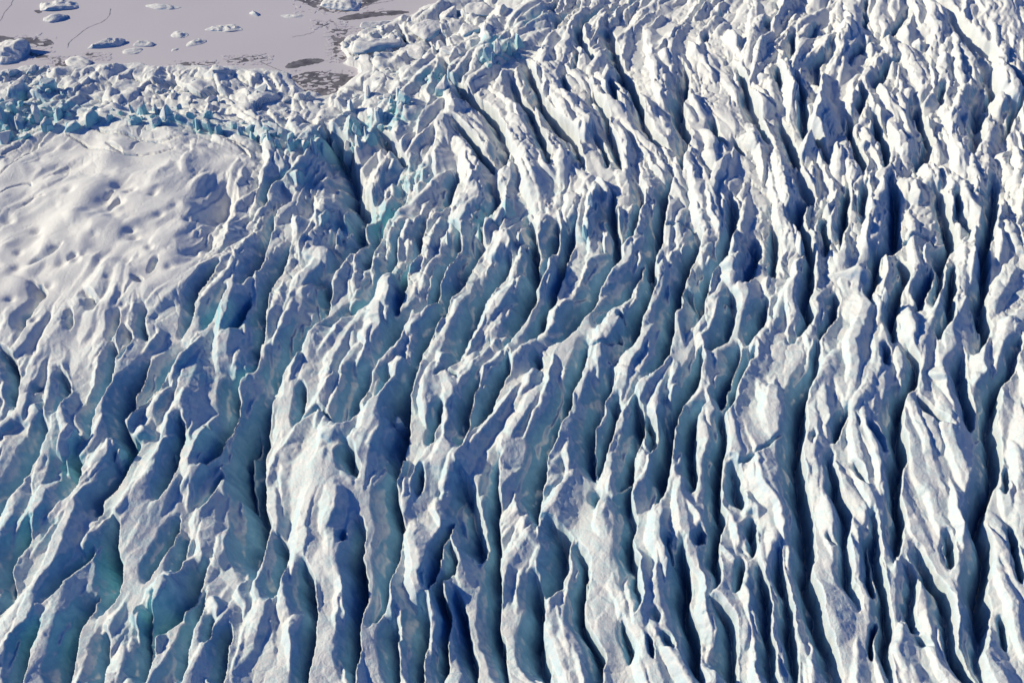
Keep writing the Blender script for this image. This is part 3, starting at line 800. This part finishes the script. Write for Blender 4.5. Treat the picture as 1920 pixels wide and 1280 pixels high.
def sheet(name, P, z, mat, jag, seed, **props):
    r = np.random.default_rng(seed)
    Q = curve_loop(P, True, 3)
    x, y = unproj(Q[:, 0], Q[:, 1], z)
    x = x+r.normal(size=len(x))*jag; y = y+r.normal(size=len(y))*jag
    bm = bmesh.new()
    f = bm.faces.new([bm.verts.new((a, b, z)) for a, b in zip(x, y)])
    bmesh.ops.triangulate(bm, faces=[f])
    me = bpy.data.meshes.new(name); bm.to_mesh(me); bm.free(); me.materials.append(mat)
    for p in me.polygons:
        pass
    o = link(name, me, None, **props)
    return o
WATER = [
 [(535,127),(542,119),(566,112),(592,110),(609,113),(600,118),(576,123),(552,128)],
 [(633,36),(652,29),(690,23),(740,20),(768,23),(745,28),(700,32),(660,38)],
 [(548,146),(575,136),(600,134),(630,138),(662,142),(668,152),(640,168),(610,180),(575,168)],
 [(97,108),(122,112),(152,123),(142,128),(108,126),(102,116)],
 [(326,124),(348,117),(402,117),(398,121),(362,128),(335,130)],
 [(424,115),(448,108),(486,105),(505,112),(470,114),(448,118)],
 [(548,-6),(570,6),(598,18),(625,24),(660,21),(700,6),(720,-8)],
 [(-10,67),(30,71),(70,71),(97,77),(100,83),(78,87),(52,81),(42,89),(62,99),(92,105),(76,111),(45,99),(18,84),(-10,82)],
 [(-10,146),(30,145),(37,150),(20,154),(-10,155)],
 [(162,101),(180,102),(199,109),(190,111),(165,106)],
 [(64,21),(72,19),(80,22),(72,26)],
 [(618,62),(630,52),(650,56),(662,66),(668,80),(652,92),(650,110),(636,114),(624,100),(626,82)],
 [(826,4),(838,-6),(880,-8),(862,8),(840,12)],
 [(590,44),(620,40),(642,48),(620,52),(598,50)],
 [(660,62),(700,52),(726,54),(706,62),(668,70)]]
for k, P in enumerate(WATER):
    sheet('open_water', P, 0.05, M_WATER, 0.55, 50+k, kind='structure')
def strip(name, P, wd, z, mat, seed):
    r = np.random.default_rng(seed)
    Q = curve_loop(P, False, 3); x, y = unproj(Q[:, 0], Q[:, 1], z)
    x = x+r.normal(size=len(x))*0.35; y = y+r.normal(size=len(y))*0.5
    tx = np.gradient(x); ty = np.gradient(y); l = np.hypot(tx, ty)+1e-6
    ww = wd*(0.4+r.random(len(x)))
    a = np.stack([x-ty/l*ww, y+tx/l*ww, np.full(len(x), z)], -1); b = np.stack([x+ty/l*ww, y-tx/l*ww, np.full(len(x), z)], -1)
    V_ = np.concatenate([a, b]); n = len(x); i = np.arange(n-1)
    link(name, mesh_from(name, V_, np.stack([i, i+n, i+n+1, i+1], -1), mat, False), None, kind='structure')
for k, P in enumerate([[(28,-6),(20,10),(10,22),(3,35),(-4,46)],[(207,17),(204,30),(190,42),(165,52),(142,70),(130,80),(127,90)],[(600,24),(660,14),(720,4),(760,-4)],[(480,112),(505,124),(530,134)],[(590,60),(570,66),(548,70)]]):
    strip('lagoon_crack', P, (0.35, 0.45, 0.4, 0.5, 0.3)[k], 0.09, M_CRACK, 80+k)

# ------------------------------------------------------------------ lumps of ice: a ball cut by random planes
_ico = {}
def ico(sub):
    if sub not in _ico:
        bm = bmesh.new(); bmesh.ops.create_icosphere(bm, subdivisions=sub, radius=1.0)
        v = np.array([q.co[:] for q in bm.verts]); f = np.array([[q.index for q in p.verts] for p in bm.faces]); bm.free()
        _ico[sub] = (v/np.linalg.norm(v, axis=1, keepdims=True), f)
    return _ico[sub]
def lump(seed, size, sub=4, planes=11, soft_=9.0, rough=0.05, spire=0.0, ridge=0.0):
    """verts, faces of a faceted block with the given half sizes; spire narrows the top"""
    r = np.random.default_rng(seed)
    d, f = ico(sub)
    nrm = r.normal(size=(planes, 3)); nrm /= np.linalg.norm(nrm, axis=1, keepdims=True)
    nrm = np.concatenate([nrm, [[1,0,0],[-1,0,0],[0,1,0],[0,-1,0],[0,0,1],[0,0,-1]]])
    off = np.concatenate([r.uniform(0.62, 0.95, planes), r.uniform(0.85, 1.0, 6)])
    q = np.maximum(d@nrm.T, 1e-3)/off[None]
    k = soft_*1.3
    rad = 1.0/((q**k).sum(1)**(1/k))
    v = d*rad[:, None]
    ph = r.random((6, 3))*6.28; fr = r.normal(size=(6, 3))*np.array([2.5, 4, 6, 9, 13, 18])[:, None]*0.6
    n_ = sum(np.sin(v@fr[i]+ph[i, 0])/(1+i) for i in range(6))
    v = v*(1+rough*n_)[:, None]
    top = np.clip((v[:, 2]+0.2)/1.2, 0, 1)
    nar = 1-spire*top**1.2
    v[:, 0] *= 1-(spire*0.55)*top; v[:, 1] *= nar
    v[:, 0] += r.normal()*0.15*top+ridge*top*0.4
    v = v*np.array(size)
    return v, f
def vert_normals(v, f):
    n = np.zeros_like(v); fn = np.cross(v[f[:, 1]]-v[f[:, 0]], v[f[:, 2]]-v[f[:, 0]])
    for k in range(3): np.add.at(n, f[:, k], fn)
    return n/(np.linalg.norm(n, axis=1, keepdims=True)+1e-9)
def root_at(name, x, y, z, rz, label, cat, group=None):
    o = bpy.data.objects.new(name, None); col.objects.link(o)
    o.location = (x, y, z); o.rotation_euler = (0, 0, rz); o['label'] = label; o['category'] = cat
    if group: o['group'] = group
    return o
def biggest(f, m):
    """keep only the largest connected patch of faces; the rest goes to the other part"""
    idx = np.where(m)[0]; lab = np.arange(f.max()+1)
    ff = f[idx]
    for _ in range(200):
        mn = lab[ff].min(1); new = lab.copy()
        for k in range(3): np.minimum.at(new, ff[:, k], mn)
        if (new == lab).all(): break
        lab = new
    fl_ = lab[ff[:, 0]]; u, c = np.unique(fl_, return_counts=True)
    out = np.zeros(len(f), bool); out[idx[fl_ == u[c.argmax()]]] = True
    return out
def two_part(root, v, f, mat_low, mat_top, cut=0.55, low='ice_body', top='snow_cap', keep_z=-1e9):
    n = vert_normals(v, f)
    fn = np.cross(v[f[:, 1]]-v[f[:, 0]], v[f[:, 2]]-v[f[:, 0]]); fn /= np.linalg.norm(fn, axis=1, keepdims=True)+1e-9
    ok = v[f][:, :, 2].max(1) > keep_z
    mtop = ok & (fn[:, 2] >= cut)
    if mtop.sum() >= 3: mtop = biggest(f, mtop)
    for nm, m, mt in ((low, ok & ~mtop, mat_low), (top, mtop, mat_top)):
        if m.sum() < 3: continue
        u, inv = np.unique(f[m].ravel(), return_inverse=True)
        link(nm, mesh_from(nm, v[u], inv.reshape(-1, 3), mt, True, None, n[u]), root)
M_SNOW = ice_material('lying_snow', 0.0)

# icebergs frozen into the lagoon: px, py of the waterline middle, length px, height px, depth m, turn deg, flatness, label
BERGS = [
 (112,12,84,15,26,8,.25,'largest snow-covered iceberg at the top left, a broad wedge casting a long blue shadow'),
 (104,36,56,14,17,14,.3,'low humped iceberg just below the largest one at the top left'),
 (304,14,72,10,15,-8,.2,'pale iceberg with a pointed tail, alone near the top edge of the lagoon'),
 (420,55,84,10,18,3,.12,'long flat-topped oval iceberg, the most regular one on the lagoon'),
 (196,86,78,20,15,20,.5,'sharp wedge iceberg with a dark shaded right side, rising towards the right'),
 (272,84,46,12,13,0,.35,'small rounded iceberg right beside the sharp wedge iceberg'),
 (248,97,46,6,14,10,.2,'low snow-covered ice tongue joined below the small rounded iceberg'),
 (336,66,40,7,16,-20,.15,'low slabby iceberg of stacked flat sheets, left piece'),
 (368,80,46,7,16,25,.2,'low slabby iceberg of stacked flat sheets, right piece nearest the glacier'),
 (478,27,26,9,9,-25,.3,'small rough iceberg to the right of the long flat oval one'),
 (545,31,52,4,10,-4,.1,'thin crescent of low ice between the long oval iceberg and the brash'),
 (640,8,92,20,36,-6,.25,'big iceberg cut by the top edge, standing in a ring of dark open water'),
 (10,104,96,34,50,-4,.5,'large blue-shaded iceberg cut off by the left edge of the picture'),
 (146,117,66,13,26,-24,.2,'smooth white snow mound iceberg beside the dark open water at the glacier edge'),
 (328,94,16,4,6,30,.3,'tiny iceberg lying between the flat sheets and the glacier edge')]
for k, (px, py, ln, hp, dp, rz, fl_, label) in enumerate(BERGS):
    x, y = unproj(px, py, 0.0)
    dist = math.sqrt(x*x+y*y+H*H); mpp = dist/FPX
    elev = math.asin(H/dist)
    v, f = lump(200+k, (ln*mpp/2, dp/2*1.25, hp*mpp/math.cos(elev)*0.62), 5 if ln > 75 else 4, 18, 9.0, 0.05, 0.2+fl_*0.4, 0.6 if k in (4, 0) else 0.1)
    hn = -np.abs(vnoise(v[:, 0]*0.7+k*50, v[:, 1], 0.16, 7))*2.6+0.6-np.abs(vnoise(v[:, 0]+k*50, v[:, 1]*1.3, 0.42, 8))*0.9
    v[:, 2] += hn*np.clip(v[:, 2]/3, 0, 1)
    root = root_at('iceberg', float(x), float(y), 0.0, math.radians(rz), label, 'iceberg', 'icebergs frozen into the lagoon')
    two_part(root, v, f, M_BERG, M_SNOW, 0.62, keep_z=-0.5)

# big snowy slabs jammed between the lagoon and the glacier
SLABS = [
 (705,92,112,9,40,24,'largest smooth white slab, tilted, with a dark gap along its lower side'),
 (705,45,74,6,22,8,'thin flat slab directly below the long dark strip of open water'),
 (798,58,66,16,40,50,'rounded snow-covered slab in the middle of the jumbled slabs'),
 (840,30,50,16,26,48,'narrow upright slab of dirty ice near the top edge'),
 (876,58,52,12,30,-35,'flat-topped slab with a small dark hollow, left of the turquoise spires'),
 (775,100,60,9,24,-30,'pale slab sloping down to the right below the largest smooth one'),
 (850,92,56,8,26,-28,'low snowy slab behind the turquoise spires'),
 (905,22,60,9,34,-20,'broad low snow slab near the top edge, right of the dirty upright slab')]
def surf(px, py):
    x, y, z = ground(px, py)
    return float(x), float(y), float(sample(HT, x, y))
for k, (px, py, ln, hp, dp, rz, label) in enumerate(SLABS):
    x, y, z = surf(px, py)
    dist = math.sqrt(x*x+y*y+(H-z)**2); mpp = dist/FPX; elev = math.asin((H-z)/dist)
    v, f = lump(300+k, (ln*mpp/2, dp/2, hp*mpp/math.cos(elev)), 5, 12, 8.0, 0.03, 0.2, 0.1)
    v[:, 2] += (vnoise(v[:, 0]+k*50, v[:, 1], 0.12, 17)*1.3+vnoise(v[:, 0]+k*50, v[:, 1]*1.3, 0.4, 18)*0.4)*np.clip(v[:, 2]/3, 0, 1)
    root = root_at('ice_slab', x, y, max(z, 0)+0.8, math.radians(rz), label, 'ice slab', 'snowy slabs jammed at the glacier edge')
    two_part(root, v, f, M_BERG, M_SNOW, 0.45)

# seracs: leaning blades and spires of bare ice. px, py of the foot, width px, height px, depth m, kind, label
SERACS = [
 (918,112,22,46,9,1,'dark turquoise ice blade, leftmost of the row of spires at the crest near the top'),
 (934,100,24,50,10,1,'tallest turquoise ice spire of the row at the crest near the top'),
 (954,92,18,42,9,1,'turquoise ice spire just right of the tallest one in the crest row'),
 (974,82,20,34,9,1,'rightmost turquoise ice spire of the crest row, half snow-covered'),
 (926,118,9,28,5,0,'thin white ice needle in front of the turquoise crest row'),
 (832,168,26,56,11,1,'tall hollowed ice tower with a green shaded right side below the slabs'),
 (752,186,20,30,8,0,'snowy ice fin left of the hollowed tower'),
 (712,222,24,38,10,0,'grooved pale ice tower with a rounded top above the scooped hollow'),
 (668,246,20,44,9,1,'bright turquoise pointed spire left of the grooved tower'),
 (690,262,14,44,7,0,'slim white spire next to the scooped hollow'),
 (652,270,24,32,9,0,'white ice block with a flat lit face below the turquoise spire'),
 (674,278,17,26,7,0,'small triangular ice tooth between two larger white blocks'),
 (624,256,26,40,10,0,'broad white ice tooth at the head of the dark ravine'),
 (602,246,18,24,8,0,'short snowy ice tooth left of the broad white tooth'),
 (660,212,20,28,8,0,'pointed pale ice cone among the lagoon-side rubble'),
 (690,186,18,24,8,0,'blue-shaded ice cone nearest the slushy bay'),
 (576,286,22,48,10,1,'leaning turquoise blade left of the dark ravine'),
 (592,292,14,44,7,0,'narrow pale blade clinging to the leaning turquoise one'),
 (548,284,14,30,7,1,'low turquoise blade left of the leaning one'),
 (522,276,16,26,8,1,'stubby green ice tooth at the end of the snow crest'),
 (506,270,11,20,6,1,'smallest green ice tooth at the end of the snow crest'),
 (474,256,14,22,7,1,'pale green ice tooth on the crest right of the rubble'),
 (452,252,13,20,7,1,'glassy green ice tooth on the crest beside a fallen block'),
 (412,250,15,32,8,1,'slanted flat turquoise slab leaning on the snow crest'),
 (396,246,10,28,6,1,'upright thin turquoise slab behind the slanted one'),
 (372,238,13,22,7,1,'turquoise tooth in the middle of the crest above the snow dome'),
 (314,222,26,20,10,1,'wide bright turquoise block at the centre of the front row'),
 (296,212,11,22,6,0,'slim pointed ice tooth just left of the wide turquoise block'),
 (272,216,17,26,8,1,'turquoise ice tooth second left of the wide bright block'),
 (250,214,11,18,6,0,'small white-topped tooth above the snow dome'),
 (206,232,13,18,6,1,'cyan ice column at the foot of the flat blue-faced block'),
 (174,232,28,30,12,1,'angular block with a flat blue face behind the dark gable'),
 (112,222,26,28,12,1,'rounded turquoise block left of the flat blue-faced one'),
 (92,242,26,28,12,1,'deep turquoise block with a curved top in the left cluster'),
 (72,222,28,26,12,1,'pale turquoise shoulder block in the left cluster'),
 (40,236,24,24,11,0,'white boulder of ice wrapped by turquoise blocks at the left'),
 (22,206,34,26,14,1,'flat-topped deep turquoise block near the left edge'),
 (6,232,26,34,12,1,'deep blue-green ice block cut by the left edge'),
 (16,262,30,26,12,1,'layered turquoise block lowest in the left cluster'),
 (36,184,40,22,14,1,'saturated cyan block highest in the left cluster'),
 (106,176,18,18,8,0,'snow-topped ice knob above the left turquoise cluster'),
 (938,412,26,44,10,1,'tall pale spire standing alone in the centre of the ice field'),
 (900,432,14,32,7,1,'slim turquoise needle left of the tall pale central spire'),
 (976,452,22,30,9,0,'sharp white tooth below and right of the tall central spire'),
 (994,462,15,32,7,0,'blue-shaded tooth right of the sharp white tooth'),
 (841,452,16,38,8,0,'narrow blue-grey blade between two long ridges left of centre'),
 (741,388,15,32,8,1,'pointed glassy blade above the long turquoise fin'),
 (1140,452,34,44,13,0,'massive pointed block with melt hollows in its lit side'),
 (1098,442,14,32,8,1,'small turquoise tooth left of the massive pointed block'),
 (1108,390,18,30,9,0,'round-headed shaded ice knob above the massive pointed block'),
 (662,438,18,42,10,0,'grey pointed blade in the dark ravine'),
 (640,450,20,40,10,0,'blunt grey blade beside the pointed one in the ravine'),
 (222,852,34,52,13,1,'large pointed pale turquoise block in the lower left'),
 (128,838,40,44,15,1,'broad pale green block with a peaked top in the lower left'),
 (330,850,20,44,8,1,'horn-shaped turquoise fin in the lower left'),
 (746,788,24,42,9,0,'rounded blade standing upright beside a dark crevasse, lower centre'),
 (1658,568,16,30,7,0,'small white arrowhead-shaped tooth in a wide shaded trough on the right'),
 (1500,470,24,36,9,0,'slanting white tooth on a ridge right of centre'),
 (575,1190,20,50,8,1,'glassy green blade beside the broad bright ridge at the bottom')]
for k, (px, py, wd, hp, dp, tq, label) in enumerate(SERACS):
    x, y, z = surf(px, py)
    dist = math.sqrt(x*x+y*y+(H-z)**2); mpp = dist/FPX; elev = math.asin((H-z)/dist)
    hm = min(hp*mpp/math.cos(elev), 17)
    v, f = lump(400+k, (wd*mpp*0.75, wd*mpp*0.47, hm*0.95), 4, 13, 26.0, 0.022, 0.55, 0.0)
    ci = min(NX-1, max(0, int((x-X0)/RES))); cj = min(NY-1, max(0, int((y-Y0)/RES)))
    rz = float(TH[cj, ci]) if py > 300 else math.radians(60+(k*37 % 60))
    v[:, 2] += (vnoise(v[:, 0]*1.0+k*31, v[:, 1], 0.45, 27)*0.5)
    tpv = np.clip(v[:, 2]/hm, 0, 1)
    v[:, 0] += tpv*hm*0.10; v[:, 1] += tpv*hm*0.12
    if math.sin(rz) < 0: rz += math.pi
    root = root_at('serac', x, y, z-1.8, rz, label, 'ice spire', 'seracs standing out of the glacier')
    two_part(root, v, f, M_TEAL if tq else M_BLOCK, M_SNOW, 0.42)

# loose blocks of the rubble: one mesh per shape, copied one by one
protos = []
for k in range(8):
    v, f = lump(700+k, (1.0, 0.75, 0.62), 3, 12, 24.0, 0.03, 0.25)
    protos.append(mesh_from('ice_block', v, f, M_BLOCK if k % 2 else M_SNOW, False))
import re
LAND = {}
for (px, py, *_r) in [(q[0], q[1], q[-1]) for q in SERACS+BERGS+SLABS]:
    t_ = _r[-1]
    short = re.split(r',| (?:left|right|below|beside|in|at|near|behind|with|among|above|just|next|standing|frozen|joined|casting|rising|cut|lying|leaning|clinging|half|of|from|nearest|directly|wrapped|sloping|jammed|into|to|between|that|on|lowest|highest) ', t_)[0]
    LAND.setdefault(short, []).append((px, py))
LAND = [(k_, v_[0][0], v_[0][1]) for k_, v_ in LAND.items() if len(v_) == 1 and len(k_.split()) > 1]
USED = {}
LAND_WORD = 'loose'
def block_label(px, py, s_):
    best = sorted(LAND, key=lambda q: (q[1]-px)**2+((q[2]-py)*1.6)**2)[0]
    dx, dy = px-best[1], (py-best[2])*1.6
    w_ = 'right of' if dx > 0 else 'left of'
    if abs(dy) > abs(dx)*2.2: w_ = 'below' if dy > 0 else 'above'
    elif abs(dy) > abs(dx)*0.45: w_ = ('below and ' if dy > 0 else 'above and ')+w_
    sz = 'small' if s_ < 3.2 else ('large' if s_ > 5.5 else 'medium')
    key = (LAND_WORD, sz, w_, best[0]); USED[key] = USED.get(key, 0)+1
    n_ = USED[key]
    ordw = ['', 'second ', 'third ', 'fourth ', 'fifth ', 'sixth ', 'seventh ', 'eighth ', 'ninth ', 'tenth '][min(n_-1, 9)]
    return f'{ordw}{sz} {LAND_WORD} ice block {w_} the {best[0].removeprefix("the ")}', n_
def scatter(n, poly, size, group, label, seed):
    r = np.random.default_rng(seed); P = np.array(poly, float); c = 0
    tries = 0
    while c < n and tries < 4000:
        tries += 1
        px = r.uniform(P[:, 0].min(), P[:, 0].max()); py = r.uniform(P[:, 1].min(), P[:, 1].max())
        ins = False
        for i in range(len(P)):
            x1_, y1_ = P[i]; x2_, y2_ = P[(i+1) % len(P)]
            if (y1_ > py) != (y2_ > py) and px < (x2_-x1_)*(py-y1_)/(y2_-y1_)+x1_: ins = not ins
        if not ins: continue
        x, y, z = surf(px, py)
        s_ = size*math.exp(r.normal()*0.4)
        lab_, n_ = block_label(px, py, s_)
        if n_ > 3: continue
        o = bpy.data.objects.new('ice_block', protos[r.integers(len(protos))]); col.objects.link(o)
        o.location = (x, y, max(z, 0)+0.05*s_); o.scale = (s_*r.uniform(.8, 1.4), s_, s_*r.uniform(.6, 1.1))
        o.rotation_euler = (r.normal()*0.25, r.normal()*0.25, r.uniform(0, 6.28))
        o['label'] = lab_; o['category'] = 'ice block'; o['group'] = group
        c += 1
scatter(34, [(0,160),(90,150),(180,190),(150,215),(60,225),(0,220)], 4.2, 'ice blocks in the left rubble', 'loose ice block in the rubble at the far left, between lagoon and turquoise cluster', 1)
scatter(34, [(230,200),(330,150),(520,150),(600,190),(500,240),(380,225),(260,215)], 4.6, 'ice blocks in the middle rubble', 'loose snowy ice block in the rubble band above the snow dome', 2)
scatter(30, [(620,190),(700,130),(800,110),(840,140),(720,200),(620,240)], 4.4, 'ice blocks below the slabs', 'loose ice block in the rubble between the big slabs and the white ice teeth', 3)
scatter(28, [(640,110),(650,60),(760,40),(860,10),(900,40),(800,90),(700,120)], 3.4, 'ice blocks around the big slabs', 'loose ice block wedged around the big snowy slabs at the top', 4)
scatter(22, [(50,120),(90,118),(110,150),(60,160),(0,140)], 4.0, 'snowy blocks at the left shore', 'rounded snow-covered ice block on the left shore of the lagoon', 5)

for k in range(6):
    v, f = lump(760+k, (1.0, 0.7, 1.15), 3, 10, 26.0, 0.025, 0.35)
    protos.append(mesh_from('ice_block', v, f, M_TEAL, False))
protos = protos[8:]
LAND_WORD = 'turquoise'
scatter(34, [(0,190),(60,170),(130,180),(190,215),(150,240),(60,262),(0,262)], 4.6, 'turquoise blocks in the left cluster', '', 11)
scatter(52, [(190,212),(300,200),(420,215),(520,245),(600,262),(590,285),(480,262),(330,240),(200,238)], 3.6, 'turquoise blocks along the crest of the snow dome', '', 12)
scatter(22, [(620,250),(700,200),(760,190),(740,260),(650,290)], 3.6, 'turquoise blocks above the ravine', '', 13)
scatter(10, [(900,115),(985,85),(985,105),(915,130)], 3.0, 'turquoise blocks below the crest spires', '', 14)

# brash: thin plates of broken lagoon ice floating on the open water, too many to count
def brash(polys, n, seed):
    r = np.random.default_rng(seed); Vs = []; Fs = []; base = 0
    for _ in range(n):
        P = polys[r.integers(len(polys))]; P = np.array(P, float)
        px = r.uniform(P[:, 0].min()-6, P[:, 0].max()+6); py = r.uniform(P[:, 1].min()-3, P[:, 1].max()+3)
        x, y = unproj(px, py, 0.0); k = r.integers(5, 8); rad = r.uniform(1.0, 3.6)
        an = np.sort(r.random(k))*6.28; rr = rad*r.uniform(.7, 1.2, k)
        t = r.uniform(0.12, 0.4)
        top = np.stack([x+rr*np.cos(an)*1.5, y+rr*np.sin(an), np.full(k, 0.05+t)], -1); bot = top.copy(); bot[:, 2] = -0.1
        Vs += [tuple(q) for q in np.concatenate([top, bot])]
        Fs.append(tuple(range(base, base+k)))
        for i in range(k): Fs.append((base+i, base+k+i, base+k+(i+1) % k, base+(i+1) % k))
        base += 2*k
    me = bpy.data.meshes.new('brash_ice'); me.from_pydata(Vs, [], Fs); me.materials.append(M_LAG)
    link('brash_ice', me, None, kind='stuff')
brash([WATER[7], WATER[3], WATER[9], WATER[8]], 330, 1)
brash([WATER[11], WATER[11], WATER[13], WATER[14], WATER[6]], 480, 2)
brash([WATER[4], WATER[5], WATER[2], WATER[2]], 260, 3)

print('triangles', 2*len(F))
